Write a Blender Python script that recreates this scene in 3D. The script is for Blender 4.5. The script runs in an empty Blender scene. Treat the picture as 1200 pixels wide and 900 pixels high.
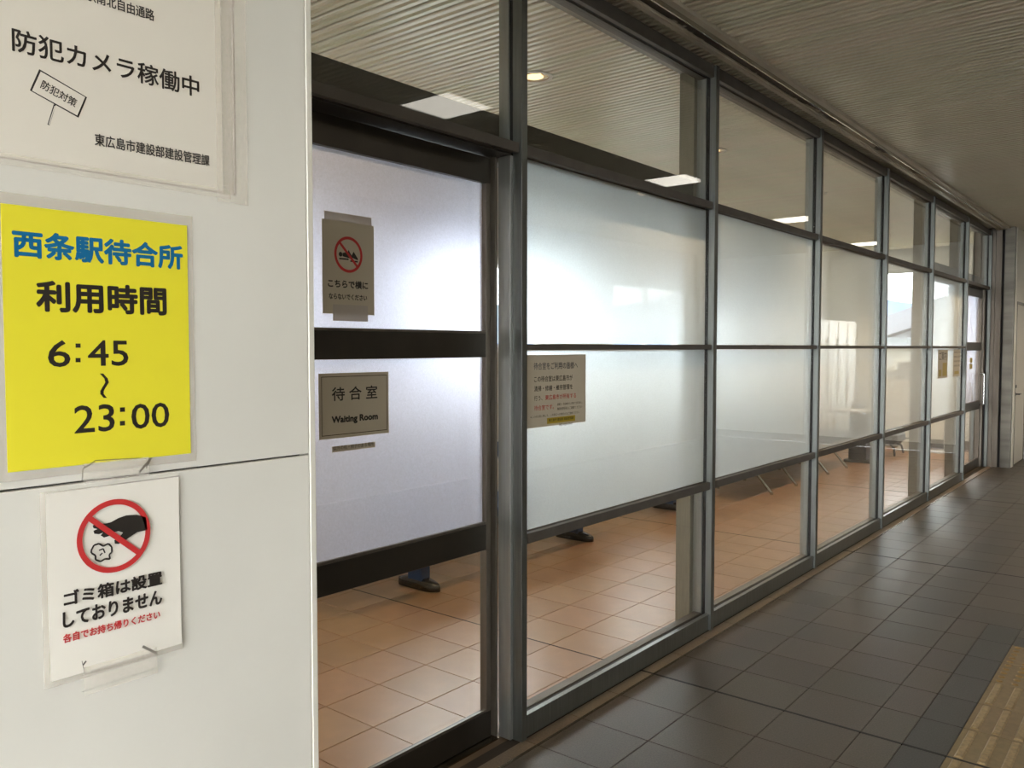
import bpy, bmesh, math, random
from mathutils import Vector, Matrix
random.seed(7)
SC = bpy.context.scene
COL = SC.collection

# ------------------------------------------------------------------ camera
# X points across the passage (glass front at X=-1.975), Y along the glass front, Z up
EYE = Vector((0, 0, 1.535)); FPX = 970.0
PITCH = math.atan((450 - 407) / FPX)
YAW = math.atan((1392 - 600) * math.cos(PITCH) / FPX)
cd = bpy.data.cameras.new('camera'); cam = bpy.data.objects.new('camera', cd); COL.objects.link(cam)
cam.location = EYE
cam.rotation_euler = (math.pi / 2 - PITCH, 0, YAW)
cd.sensor_fit = 'HORIZONTAL'; cd.sensor_width = 36.0; cd.lens = 36.0 * FPX / 1200.0
cd.clip_end = 2000; cd.clip_start = 0.02
SC.camera = cam

# ------------------------------------------------------------------ sky, exposure
SKY = 19.0
w = bpy.data.worlds.new('overcast_sky'); SC.world = w; w.use_nodes = True
bg = w.node_tree.nodes['Background']; bg.inputs['Color'].default_value = (0.96, 0.98, 1.0, 1); bg.inputs['Strength'].default_value = SKY
SC.view_settings.view_transform = 'Standard'; SC.view_settings.look = 'None'
SC.view_settings.exposure = 0.0; SC.view_settings.gamma = 1.0; SC.view_settings.use_curve_mapping = False
SC.cycles.max_bounces = 10; SC.cycles.diffuse_bounces = 5; SC.cycles.glossy_bounces = 4
SC.cycles.transmission_bounces = 6; SC.cycles.transparent_max_bounces = 24
SC.cycles.sample_clamp_indirect = 6.0; SC.cycles.blur_glossy = 0.5
PASS_W = 1.0         # warm fill downlights added out of view in the passage ceiling
LAMP_L = 5.2          # recessed square ceiling lamps of the passage
DOWN_W = 105.0         # warm downlights of the waiting room

# ------------------------------------------------------------------ node helpers
def newmat(name):
    m = bpy.data.materials.new(name); m.use_nodes = True
    nt = m.node_tree; nt.nodes.clear()
    return m, nt, nt.nodes.new('ShaderNodeOutputMaterial')
def mathn(nt, op, a, b=None, clamp=False):
    n = nt.nodes.new('ShaderNodeMath'); n.operation = op; n.use_clamp = clamp
    for i, v in enumerate((a, b)):
        if v is None: continue
        if isinstance(v, (int, float)): n.inputs[i].default_value = v
        else: nt.links.new(v, n.inputs[i])
    return n.outputs[0]
def pbr(name, col, rough=0.5, metal=0.0, var=0.0, nscale=8.0, bump=0.0, bscale=60.0, spec=0.5, stretch=(1, 1, 1), rand=0.0, col2=None, thr=(0.35, 0.65), world=False):
    m, nt, out = newmat(name)
    p = nt.nodes.new('ShaderNodeBsdfPrincipled'); nt.links.new(p.outputs[0], out.inputs[0])
    p.inputs['Base Color'].default_value = (*col, 1); p.inputs['Roughness'].default_value = rough
    p.inputs['Metallic'].default_value = metal; p.inputs['Specular IOR Level'].default_value = spec
    if var or bump or col2 or rand:
        if world: vec = nt.nodes.new('ShaderNodeNewGeometry').outputs['Position']
        else: vec = nt.nodes.new('ShaderNodeTexCoord').outputs['Object']
        mp = nt.nodes.new('ShaderNodeMapping'); mp.inputs['Scale'].default_value = stretch
        nt.links.new(vec, mp.inputs[0])
    if var or col2:
        n = nt.nodes.new('ShaderNodeTexNoise'); n.inputs['Scale'].default_value = nscale; n.inputs['Detail'].default_value = 5
        nt.links.new(mp.outputs[0], n.inputs['Vector'])
        r = nt.nodes.new('ShaderNodeValToRGB'); nt.links.new(n.outputs['Fac'], r.inputs[0])
        r.color_ramp.elements[0].position = thr[0]; r.color_ramp.elements[1].position = thr[1]
        if col2: c1, c2 = col, col2
        else: c1 = tuple(c * (1 - var) for c in col); c2 = tuple(min(1, c * (1 + var)) for c in col)
        r.color_ramp.elements[0].color = (*c1, 1); r.color_ramp.elements[1].color = (*c2, 1)
        src = r.outputs[0]
    else:
        src = None
    if rand:
        oi = nt.nodes.new('ShaderNodeObjectInfo')
        hs = nt.nodes.new('ShaderNodeHueSaturation')
        if src: nt.links.new(src, hs.inputs['Color'])
        else: hs.inputs['Color'].default_value = (*col, 1)
        v = mathn(nt, 'MULTIPLY_ADD', oi.outputs['Random'], rand); v.node.inputs[2].default_value = 1 - rand / 2
        nt.links.new(v, hs.inputs['Value'])
        rr = mathn(nt, 'FRACT', mathn(nt, 'MULTIPLY', oi.outputs['Random'], 17.3))
        mx = nt.nodes.new('ShaderNodeMixRGB'); mx.blend_type = 'MULTIPLY'; mx.inputs[0].default_value = 1
        tr = nt.nodes.new('ShaderNodeValToRGB'); nt.links.new(rr, tr.inputs[0])
        tr.color_ramp.elements[0].color = (1.0, 0.965, 0.96, 1); tr.color_ramp.elements[1].color = (0.96, 1.0, 0.955, 1)
        nt.links.new(hs.outputs[0], mx.inputs[1]); nt.links.new(tr.outputs[0], mx.inputs[2])
        src = mx.outputs[0]
    if src: nt.links.new(src, p.inputs['Base Color'])
    if bump:
        n = nt.nodes.new('ShaderNodeTexNoise'); n.inputs['Scale'].default_value = bscale; n.inputs['Detail'].default_value = 4
        nt.links.new(mp.outputs[0], n.inputs['Vector'])
        b = nt.nodes.new('ShaderNodeBump'); b.inputs['Strength'].default_value = bump; b.inputs['Distance'].default_value = 0.002
        nt.links.new(n.outputs['Fac'], b.inputs['Height']); nt.links.new(b.outputs[0], p.inputs['Normal'])
    return m
def glassmat(name, tint=(0.965, 0.98, 0.97), boost=1.0):
    """thin architectural glass: clear transmission plus a Schlick reflection on either face"""
    m, nt, out = newmat(name)
    g = nt.nodes.new('ShaderNodeNewGeometry')
    d = nt.nodes.new('ShaderNodeVectorMath'); d.operation = 'DOT_PRODUCT'
    nt.links.new(g.outputs['Incoming'], d.inputs[0]); nt.links.new(g.outputs['Normal'], d.inputs[1])
    c = mathn(nt, 'ABSOLUTE', d.outputs['Value'])
    k = mathn(nt, 'POWER', mathn(nt, 'SUBTRACT', 1.0, c, True), 5.0)
    f = mathn(nt, 'MULTIPLY_ADD', k, 0.955 * boost, True); f.node.inputs[2].default_value = 0.045 * boost
    t = nt.nodes.new('ShaderNodeBsdfTransparent'); t.inputs[0].default_value = (*tint, 1)
    gl = nt.nodes.new('ShaderNodeBsdfGlossy'); gl.inputs['Roughness'].default_value = 0.0; gl.inputs[0].default_value = (1, 1, 1, 1)
    mx = nt.nodes.new('ShaderNodeMixShader'); nt.links.new(f, mx.inputs[0]); nt.links.new(t.outputs[0], mx.inputs[1]); nt.links.new(gl.outputs[0], mx.inputs[2])
    nt.links.new(mx.outputs[0], out.inputs[0])
    return m
def filmmat(name, clear, tint=(0.88, 0.96, 1.0), scatter=0.45):
    """frosted adhesive film: a little clear view, blurred view through it, and milky scatter"""
    m, nt, out = newmat(name)
    tc = nt.nodes.new('ShaderNodeTexCoord')
    n = nt.nodes.new('ShaderNodeTexNoise'); n.inputs['Scale'].default_value = 170; n.inputs['Detail'].default_value = 3
    nt.links.new(tc.outputs['Object'], n.inputs['Vector'])
    n2 = nt.nodes.new('ShaderNodeTexNoise'); n2.inputs['Scale'].default_value = 2.2; n2.inputs['Detail'].default_value = 6
    nt.links.new(tc.outputs['Object'], n2.inputs['Vector'])
    v = mathn(nt, 'MULTIPLY_ADD', n.outputs['Fac'], 0.28); v.node.inputs[2].default_value = 0.80
    v2 = mathn(nt, 'MULTIPLY_ADD', n2.outputs['Fac'], 0.16); v2.node.inputs[2].default_value = 0.92
    v = mathn(nt, 'MULTIPLY', v, v2)
    cm = nt.nodes.new('ShaderNodeVectorMath'); cm.operation = 'SCALE'; cm.inputs[0].default_value = tint; nt.links.new(v, cm.inputs['Scale'])
    r = nt.nodes.new('ShaderNodeBsdfRefraction'); r.distribution = 'GGX'; r.inputs['IOR'].default_value = 1.22; r.inputs['Roughness'].default_value = 0.85
    t = nt.nodes.new('ShaderNodeBsdfTranslucent'); d = nt.nodes.new('ShaderNodeBsdfDiffuse')
    for b in (r, t, d): nt.links.new(cm.outputs[0], b.inputs[0])
    a = nt.nodes.new('ShaderNodeMixShader'); a.inputs[0].default_value = 0.30
    nt.links.new(t.outputs[0], a.inputs[1]); nt.links.new(d.outputs[0], a.inputs[2])
    b_ = nt.nodes.new('ShaderNodeMixShader'); b_.inputs[0].default_value = scatter
    nt.links.new(r.outputs[0], b_.inputs[1]); nt.links.new(a.outputs[0], b_.inputs[2])
    tr = nt.nodes.new('ShaderNodeBsdfTransparent')
    c = nt.nodes.new('ShaderNodeMixShader'); c.inputs[0].default_value = clear
    nt.links.new(b_.outputs[0], c.inputs[1]); nt.links.new(tr.outputs[0], c.inputs[2])
    nt.links.new(c.outputs[0], out.inputs[0])
    return m
def emit(name, col, s):
    m, nt, out = newmat(name)
    e = nt.nodes.new('ShaderNodeEmission'); e.inputs[0].default_value = (*col, 1); e.inputs[1].default_value = s
    nt.links.new(e.outputs[0], out.inputs[0]); return m
def tapemat(name, alpha=0.25, col=(0.8, 0.74, 0.62)):
    m, nt, out = newmat(name)
    p = nt.nodes.new('ShaderNodeBsdfPrincipled'); p.inputs['Base Color'].default_value = (*col, 1); p.inputs['Roughness'].default_value = 0.28
    p.inputs['Alpha'].default_value = alpha
    nt.links.new(p.outputs[0], out.inputs[0]); return m

M = {}
M['wallpanel'] = pbr('cream_painted_panel', (0.70, 0.685, 0.62), 0.42, var=0.035, nscale=3, bump=0.05, bscale=30)
M['paneledge'] = pbr('cream_edge_trim', (0.66, 0.64, 0.56), 0.35)
M['seam'] = pbr('dark_seam', (0.07, 0.065, 0.055), 0.8)
M['alu'] = pbr('grey_anodised_aluminium', (0.17, 0.18, 0.17), 0.36, metal=0.75, var=0.10, nscale=14, stretch=(6, 6, 0.3))
M['alud'] = pbr('dark_grey_aluminium', (0.13, 0.118, 0.105), 0.55, metal=0.5, var=0.08, nscale=9)
M['alul'] = pbr('light_grey_aluminium', (0.36, 0.37, 0.35), 0.33, metal=0.7, var=0.08, nscale=10, stretch=(6, 6, 0.3))
M['bronze'] = pbr('dark_bronze_aluminium', (0.050, 0.043, 0.034), 0.36, metal=0.45, var=0.10, nscale=6)
M['bronzel'] = pbr('worn_bronze_aluminium', (0.15, 0.13, 0.105), 0.38, metal=0.5, var=0.12, nscale=7, stretch=(4, 4, 0.4))
M['gasket'] = pbr('black_rubber_gasket', (0.008, 0.008, 0.008), 0.7)
M['stainless'] = pbr('stainless_steel', (0.15, 0.138, 0.115), 0.30, metal=0.85, var=0.22, nscale=3, stretch=(0.3, 0.3, 3))
M['chrome'] = pbr('chromed_steel', (0.45, 0.45, 0.43), 0.22, metal=1.0)
M['column'] = pbr('beige_grey_column_cladding', (0.22, 0.20, 0.155), 0.4, metal=0.3, var=0.08, nscale=40, stretch=(4, 4, 0.2))
M['slatin'] = pbr('brightened_ceiling_slat', (0.80, 0.755, 0.63), 0.32, var=0.04, nscale=4, rand=0.05)  # passage slat made paler, stands in for the brighter light indoors
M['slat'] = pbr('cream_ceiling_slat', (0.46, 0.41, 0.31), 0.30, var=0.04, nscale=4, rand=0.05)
M['slatdark'] = pbr('ceiling_void', (0.07, 0.06, 0.045), 0.9)
M['track'] = pbr('cream_track_paint', (0.52, 0.475, 0.38), 0.35, metal=0.2, var=0.1, nscale=3)
m_, nt_, out_ = newmat('rusty_channel'); M['rust'] = m_
p_ = nt_.nodes.new('ShaderNodeBsdfPrincipled'); p_.inputs['Roughness'].default_value = 0.6; nt_.links.new(p_.outputs[0], out_.inputs[0])
g_ = nt_.nodes.new('ShaderNodeNewGeometry'); sp_ = nt_.nodes.new('ShaderNodeSeparateXYZ'); nt_.links.new(g_.outputs['Position'], sp_.inputs[0])
n_ = nt_.nodes.new('ShaderNodeTexNoise'); n_.inputs['Scale'].default_value = 16; n_.inputs['Detail'].default_value = 6; nt_.links.new(g_.outputs['Position'], n_.inputs['Vector'])
n2_ = nt_.nodes.new('ShaderNodeTexNoise'); n2_.inputs['Scale'].default_value = 1.3; nt_.links.new(g_.outputs['Position'], n2_.inputs['Vector'])
a_ = mathn(nt_, 'MULTIPLY_ADD', sp_.outputs['X'], 30.0); a_.node.inputs[2].default_value = 1.842 * 30.0
b_ = mathn(nt_, 'MULTIPLY', mathn(nt_, 'SUBTRACT', n_.outputs['Fac'], 0.5), 2.2)
c_ = mathn(nt_, 'MULTIPLY', mathn(nt_, 'SUBTRACT', n2_.outputs['Fac'], 0.42), 6.0)
d_ = mathn(nt_, 'MULTIPLY', mathn(nt_, 'SUBTRACT', sp_.outputs['Y'], 6.0), -0.35)
r_ = nt_.nodes.new('ShaderNodeValToRGB'); r_.color_ramp.elements[0].position = 0.35; r_.color_ramp.elements[1].position = 0.65
r_.color_ramp.elements[0].color = (0.40, 0.36, 0.28, 1); r_.color_ramp.elements[1].color = (0.022, 0.015, 0.010, 1)
nt_.links.new(mathn(nt_, 'ADD', mathn(nt_, 'ADD', a_, b_), mathn(nt_, 'ADD', c_, d_)), r_.inputs[0]); nt_.links.new(r_.outputs[0], p_.inputs['Base Color'])
M['aluedge'] = pbr('bright_aluminium_edge', (0.45, 0.43, 0.38), 0.22, metal=0.85)
M['tile'] = pbr('grey_brown_stone_tile', (0.070, 0.058, 0.047), 0.42, var=0.22, nscale=160, bump=0.25, bscale=140, rand=0.22, spec=0.4)
M['tiledark'] = pbr('dark_grey_stone_tile', (0.062, 0.062, 0.058), 0.48, var=0.2, nscale=160, bump=0.25, bscale=140, rand=0.22, spec=0.35)
M['tileborder'] = pbr('tan_border_tile', (0.17, 0.13, 0.09), 0.42, var=0.16, nscale=120, bump=0.15, bscale=120, rand=0.15)
M['tilein'] = pbr('tan_indoor_tile', (0.275, 0.160, 0.088), 0.34, var=0.10, nscale=5, bump=0.10, bscale=120, rand=0.10, spec=0.45)
M['tileindark'] = pbr('charcoal_indoor_tile', (0.10, 0.09, 0.085), 0.36, var=0.1, nscale=20, rand=0.1)
M['grout'] = pbr('dark_grout', (0.030, 0.024, 0.018), 0.8)
M['groutin'] = pbr('brown_grout', (0.12, 0.085, 0.055), 0.8)
M['tactile'] = pbr('yellow_ochre_tactile_tile', (0.175, 0.122, 0.060), 0.5, var=0.10, nscale=30, bump=0.1, rand=0.08)
M['tactileb'] = pbr('highlit_yellow_relief', (0.26, 0.185, 0.09), 0.42, var=0.2, nscale=60)  # bars lighter than their blocks: highlights of the relief put into the colour
M['tactiledot'] = pbr('ochre_relief_dots', (0.20, 0.115, 0.026), 0.45)
M['jointmetal'] = pbr('steel_joint_strip', (0.20, 0.17, 0.13), 0.22, metal=0.9, var=0.2, nscale=6)
M['roomwall'] = pbr('white_room_wall', (0.84, 0.85, 0.82), 0.6, var=0.03, nscale=2)
M['sidewall'] = pbr('grey_beige_side_wall', (0.30, 0.285, 0.25), 0.6)
M['baseboard'] = pbr('steel_baseboard', (0.16, 0.145, 0.12), 0.35, metal=0.4)
M['winframe'] = pbr('white_window_frame', (0.62, 0.63, 0.60), 0.4)
M['glass'] = glassmat('clear_glass')
M['winglass'] = glassmat('window_glass', (0.97, 0.98, 0.98), 0.6)
M['paper'] = pbr('white_paper', (0.74, 0.70, 0.61), 0.40, var=0.02, nscale=3)
M['paperw'] = pbr('bright_white_paper', (0.80, 0.77, 0.69), 0.38, var=0.02, nscale=4)
M['papertan'] = pbr('beige_paper', (0.54, 0.48, 0.37), 0.5, var=0.02, nscale=6)  # even beige of the sheets on the doors and glass
M['yellow'] = pbr('yellow_print', (0.80, 0.72, 0.035), 0.36, var=0.02, nscale=4)
M['yellowd'] = pbr('amber_sticker', (0.42, 0.30, 0.02), 0.4)
M['ink'] = pbr('black_ink', (0.018, 0.014, 0.011), 0.5)
M['inkblue'] = pbr('blue_ink', (0.0, 0.13, 0.30), 0.45)
M['inknavy'] = pbr('navy_ink', (0.02, 0.03, 0.06), 0.45)
M['inkred'] = pbr('red_ink', (0.52, 0.03, 0.03), 0.45)
M['inkbrown'] = pbr('brown_ink', (0.07, 0.045, 0.025), 0.5)
M['lam'] = tapemat('laminate_margin', 0.35, (0.80, 0.75, 0.66))
M['tape'] = tapemat('clear_tape', 0.20, (0.95, 0.90, 0.80))
M['tapew'] = tapemat('whitish_tape', 0.75, (0.62, 0.56, 0.50))
M['taped'] = tapemat('grimy_tape_edge', 0.75, (0.12, 0.10, 0.08))
M['navy'] = pbr('navy_blue_steel', (0.012, 0.045, 0.12), 0.3, var=0.1)
M['dark'] = pbr('glossy_dark_cap', (0.016, 0.016, 0.018), 0.18)
M['seatblue'] = pbr('blue_seat_shell', (0.03, 0.09, 0.26), 0.4)
M['charcoal'] = pbr('charcoal_upholstery', (0.035, 0.035, 0.038), 0.6)
M['locker'] = pbr('white_locker_steel', (0.66, 0.68, 0.68), 0.35, rand=0.04)
M['lockline'] = pbr('grey_lock', (0.22, 0.23, 0.23), 0.4)
M['boxgrey'] = pbr('pale_grey_casing', (0.42, 0.42, 0.40), 0.5)
M['curtain'] = pbr('ivory_curtain', (0.72, 0.72, 0.66), 0.8)
M['doorwhite'] = pbr('white_steel_door', (0.66, 0.64, 0.58), 0.4)
M['lampface'] = emit('lamp_diffuser', (1.0, 0.93, 0.82), LAMP_L)
M['bulb'] = emit('warm_bulb', (1.0, 0.62, 0.28), 3.2)
M['reflector'] = pbr('downlight_reflector', (0.8, 0.62, 0.42), 0.25, metal=0.3)
M['whitetrim'] = pbr('white_lamp_trim', (0.62, 0.60, 0.54), 0.4)
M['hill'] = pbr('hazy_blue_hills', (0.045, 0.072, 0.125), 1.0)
M['roofw'] = pbr('pale_metal_roof', (0.11, 0.11, 0.125), 0.6)
M['wallw'] = pbr('white_facade', (0.22, 0.22, 0.24), 0.8)
M['wallb'] = pbr('beige_facade', (0.12, 0.103, 0.072), 0.8)
M['roofg'] = pbr('grey_green_roof', (0.09, 0.10, 0.105), 0.7)
M['panew'] = pbr('dim_pane', (0.08, 0.07, 0.06), 0.3)
M['ground'] = pbr('street_ground', (0.22, 0.22, 0.21), 0.9)

# ------------------------------------------------------------------ mesh helpers
class MB:
    def __init__(s): s.b = bmesh.new()
    def box(s, x0, x1, y0, y1, z0, z1, bev=0.0):
        x0, x1 = sorted((x0, x1)); y0, y1 = sorted((y0, y1)); z0, z1 = sorted((z0, z1))
        t = bmesh.new()
        v = [t.verts.new((x, y, z)) for x in (x0, x1) for y in (y0, y1) for z in (z0, z1)]
        for f in ((0, 1, 3, 2), (4, 6, 7, 5), (0, 4, 5, 1), (2, 3, 7, 6), (0, 2, 6, 4), (1, 5, 7, 3)): t.faces.new([v[i] for i in f])
        if bev: bmesh.ops.bevel(t, geom=t.edges[:], offset=bev, segments=1, affect='EDGES')
        s.join(t); return s
    def join(s, t):
        me = bpy.data.meshes.new('tmp'); t.to_mesh(me); t.free(); s.b.from_mesh(me); bpy.data.meshes.remove(me)
    def quad(s, pts): s.b.faces.new([s.b.verts.new(p) for p in pts]); return s
    def cyl(s, a, b, r, r2=None, n=16, caps=True):
        a, b = Vector(a), Vector(b); r2 = r if r2 is None else r2
        d = (b - a).normalized(); u = d.orthogonal().normalized(); v = d.cross(u)
        A = [s.b.verts.new(a + (u * math.cos(2 * math.pi * i / n) + v * math.sin(2 * math.pi * i / n)) * r) for i in range(n)]
        B = [s.b.verts.new(b + (u * math.cos(2 * math.pi * i / n) + v * math.sin(2 * math.pi * i / n)) * r2) for i in range(n)]
        for i in range(n): s.b.faces.new((A[i], A[(i + 1) % n], B[(i + 1) % n], B[i]))
        if caps: s.b.faces.new(A[::-1]); s.b.faces.new(B)
        return s
    def tube(s, pts, r, n=10):
        for a, b in zip(pts, pts[1:]): s.cyl(a, b, r, n=n)
        return s
    def ring(s, c, r0, r1, z0, z1, n=40):
        """annular solid about a vertical axis"""
        P = []
        for i in range(n):
            a = 2 * math.pi * i / n; ca, sa = math.cos(a), math.sin(a)
            P.append([s.b.verts.new((c[0] + r * ca, c[1] + r * sa, z)) for r, z in ((r0, z0), (r1, z0), (r1, z1), (r0, z1))])
        for i in range(n):
            A, B = P[i], P[(i + 1) % n]
            for k in range(4): s.b.faces.new((A[k], A[(k + 1) % 4], B[(k + 1) % 4], B[k]))
        return s
    def flat(s, X, poly, t=0.0):
        """polygon given as (y, z) lying on the plane x = X, facing +X"""
        vs = [s.b.verts.new((X, y, z)) for y, z in poly]
        f = s.b.faces.new(vs); f.normal_update()
        if f.normal.x < 0: f.normal_flip()
        return s
    def build(s, name, m, parent=None, smooth=False):
        me = bpy.data.meshes.new(name)
        bmesh.ops.recalc_face_normals(s.b, faces=[f for f in s.b.faces]) if not getattr(s, 'keep', False) else None
        if smooth:
            for f in s.b.faces: f.smooth = True
        s.b.to_mesh(me); s.b.free()
        me.materials.append(m if not isinstance(m, str) else M[m])
        return link(name, me, parent)
WORLDPOS = {}
def wpos(o):
    return WORLDPOS.get(o, Vector((0, 0, 0)))
def link(name, me, parent=None):
    o = bpy.data.objects.new(name, me); COL.objects.link(o)
    if parent is not None:
        o.parent = parent; p = wpos(parent)
        if p.length and me is not None: me.transform(Matrix.Translation(-p))
        WORLDPOS[o] = p
    return o
def tag(o, label=None, cat=None, group=None, kind=None):
    if label: o['label'] = label
    if cat: o['category'] = cat
    if group: o['group'] = group
    if kind: o['kind'] = kind
    return o
def thing(name, loc, label, cat, group=None):
    o = bpy.data.objects.new(name, None); COL.objects.link(o); o.location = loc; o.empty_display_size = 0.1
    WORLDPOS[o] = Vector(loc)
    return tag(o, label, cat, group)
def struct_root(name, loc=(0, 0, 0)):
    o = bpy.data.objects.new(name, None); COL.objects.link(o); o.location = loc; WORLDPOS[o] = Vector(loc); o['kind'] = 'structure'; return o
def box(name, m, parent, *a, bev=0.0): return MB().box(*a, bev=bev).build(name, m, parent)
def sbox(name, m, *a, bev=0.0):
    o = MB().box(*a, bev=bev).build(name, m); o['kind'] = 'structure'; return o
def copy_tree(o, parent=None, off=None):
    c = o.copy(); COL.objects.link(c); c.parent = parent
    if off: c.location = o.location + Vector(off)
    for ch in o.children: copy_tree(ch, c)
    return c

def px(x, y, X):
    """point of the plane x = X seen along a direction measured on the photograph"""
    F0 = Vector((-math.sin(YAW), math.cos(YAW), 0)); Rr = Vector((math.cos(YAW), math.sin(YAW), 0))
    F = F0 * math.cos(PITCH) + Vector((0, 0, -math.sin(PITCH))); U = Vector((0, 0, 1)) * math.cos(PITCH) + F0 * math.sin(PITCH)
    r = F + Rr * ((x - 600) / FPX) - U * ((y - 450) / FPX)
    p = EYE + r * ((X - EYE.x) / r.x)
    return p.y, p.z

def lettering(s, X, y0, z0, y1, z1, m, parent, bold=0.0, name='lettering', shear=0.0, rot=0.0, keep=False):
    """text s fitted into the rectangle y0..y1, z0..z1 on the plane x = X, read from +X"""
    cu = bpy.data.curves.new('txt', 'FONT'); cu.body = s; cu.size = 1.0; cu.resolution_u = 3; cu.fill_mode = 'FRONT'
    ob = bpy.data.objects.new('txt', cu); COL.objects.link(ob)
    bpy.context.view_layer.update()
    me = bpy.data.meshes.new_from_object(ob.evaluated_get(bpy.context.evaluated_depsgraph_get()))
    bpy.data.objects.remove(ob); bpy.data.curves.remove(cu)
    if not me.vertices: return None
    xs = [v.co.x for v in me.vertices]; ys = [v.co.y for v in me.vertices]
    ax, bx, ay, by = min(xs), max(xs), min(ys), max(ys)
    cy, cz = (y0 + y1) / 2, (z0 + z1) / 2
    cr, sr = math.cos(rot), math.sin(rot)
    for v in me.vertices:
        fy = (v.co.x - ax) / (bx - ax) * (y1 - y0) - (y1 - y0) / 2
        fz = (v.co.y - ay) / max(1e-6, by - ay) * (z1 - z0) - (z1 - z0) / 2
        v.co = (X, cy + fy * cr - fz * sr, cz + fy * sr + fz * cr)
    me.materials.clear(); me.materials.append(M[m])
    if bold:
        # heavier strokes: the same glyphs printed several times, shifted by a fraction of a stroke
        e = bold * (z1 - z0) * 1.15; b = bmesh.new()
        for i, (dy, dz) in enumerate(((0, 0), (e, 0), (-e, 0), (0, e), (0, -e), (e * .7, e * .7), (-e * .7, -e * .7), (e * .7, -e * .7), (-e * .7, e * .7))):
            t = me.copy(); t.transform(Matrix.Translation((i * 0.000012, dy, dz))); b.from_mesh(t); bpy.data.meshes.remove(t)
        b.to_mesh(me); b.free()
    return link(name, me, parent)
def sheet(name, m, parent, X, y0, y1, z0, z1, t=0.0006, curl=0.0, seed=0):
    """sheet of paper or plastic, slightly wavy, thickness t, front facing +X"""
    n, k = 14, 14
    b = MB(); rows = []
    rng = random.Random(seed); ph = rng.random() * 6
    for face in (0, 1):
        g = []
        for i in range(n + 1):
            r = []
            for j in range(k + 1):
                u, v = i / n, j / k
                d = curl * (0.5 * math.sin(3.2 * u + ph) + 0.5 * math.sin(4.1 * v + 2 * ph) + 1.0) * (0.35 + 0.65 * abs(2 * v - 1))
                r.append(b.b.verts.new((X + d + (t if face == 0 else 0), y0 + (y1 - y0) * u, z0 + (z1 - z0) * v)))
            g.append(r)
        rows.append(g)
    for fi, g in enumerate(rows):
        for i in range(n):
            for j in range(k):
                q = (g[i][j], g[i + 1][j], g[i + 1][j + 1], g[i][j + 1])
                b.b.faces.new(q if fi == 0 else q[::-1])
    def side(seq):
        for p, q in zip(seq, seq[1:]): b.b.faces.new((rows[0][p[0]][p[1]], rows[1][p[0]][p[1]], rows[1][q[0]][q[1]], rows[0][q[0]][q[1]]))
    side([(i, 0) for i in range(n + 1)]); side([(i, k) for i in range(n, -1, -1)]); side([(0, j) for j in range(k, -1, -1)]); side([(n, j) for j in range(k + 1)])
    return b.build(name, m, parent, smooth=False)

# ================================================================== SETTING
ZC = 3.05            # ceiling height
XF = -1.975          # outer face of the glass front
XB = -4.6            # rear wall of the waiting room
YE = 13.85           # end wall of the waiting room
YF = 13.35           # end wall of the passage
XR = 2.3             # far side of the passage
YJ = 3.39            # an expansion joint; tiles are counted from it
PY = 0.30; PX_ = 0.31

# ---- ceiling: slats running across, each its own piece
ceiling = MB().box(XB - 0.3, XR + 0.3, -4.2, YE + 0.2, ZC + 0.03, ZC + 0.12).build('ceiling', 'slatdark'); ceiling['kind'] = 'structure'
def slat_mesh(x0, x1, m='slat'):
    """one formed metal slat 102 mm wide: two flat pans with a shallow groove between, a deeper joint to the next"""
    prof = [(0.011, 0.018), (0.010, 0.005), (0.014, 0.0), (0.038, 0.0), (0.042, 0.017), (0.060, 0.017), (0.064, 0.0), (0.088, 0.0), (0.092, 0.005), (0.091, 0.018)]
    b = bmesh.new()
    A = [b.verts.new((x0, y, z)) for y, z in prof]; B = [b.verts.new((x1, y, z)) for y, z in prof]
    for i in range(len(prof) - 1): b.faces.new((A[i], B[i], B[i + 1], A[i + 1]))
    b.faces.new((A[0], A[-1], B[-1], B[0])); b.faces.new(A[::-1]); b.faces.new(B)
    bmesh.ops.recalc_face_normals(b, faces=b.faces[:])
    me = bpy.data.meshes.new('slat'); b.to_mesh(me); b.free(); me.materials.append(M[m]); return me
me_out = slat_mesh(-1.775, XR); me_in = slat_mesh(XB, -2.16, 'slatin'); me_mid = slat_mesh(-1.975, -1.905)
LAMPS = [0.83, 3.83, 6.83, 9.80, 12.75]; LX = -0.365; LH = 0.205
def put(me, name, parent, loc=(0, 0, 0)):
    o = bpy.data.objects.new(name, me); COL.objects.link(o); o.parent = parent; o.location = loc; return o
me_a = slat_mesh(-1.775, LX - LH - 0.008); me_b = slat_mesh(LX + LH + 0.008, XR)
P_S = 0.102
y = -1.53 + 0.013
mid = MB()
n = 0
far = bmesh.new()
while y < YE - 0.1:
    hit = any(abs(y + 0.051 - L) < LH + 0.03 for L in LAMPS)
    if y < YF:
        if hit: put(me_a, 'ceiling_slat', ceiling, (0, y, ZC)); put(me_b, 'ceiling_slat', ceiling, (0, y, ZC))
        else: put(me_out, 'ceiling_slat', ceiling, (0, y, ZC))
    y += P_S
y = 0.5
ceiling_in = MB().box(XB, -2.16, -0.1, YE, ZC + 0.019, ZC + 0.029).build('ceiling', 'slatdark'); ceiling_in['kind'] = 'structure'
while y < YE - 0.1:
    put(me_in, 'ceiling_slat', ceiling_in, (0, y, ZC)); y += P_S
sof = MB().box(-2.07, -1.90, 0.97, 12.3, ZC + 0.019, ZC + 0.029).build('ceiling', 'slatdark'); sof['kind'] = 'structure'
y = 0.98
strips = MB()
tmpm = slat_mesh(-2.070, -1.905)
while y < 12.2:
    put(tmpm, 'ceiling_slat', sof, (0, y, ZC)); y += P_S
# rear slats behind the camera, only needed for bounce light and side views
box('ceiling_board', 'slat', ceiling, -1.775, XR, -4.2, -1.53, ZC, ZC + 0.02)
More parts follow.
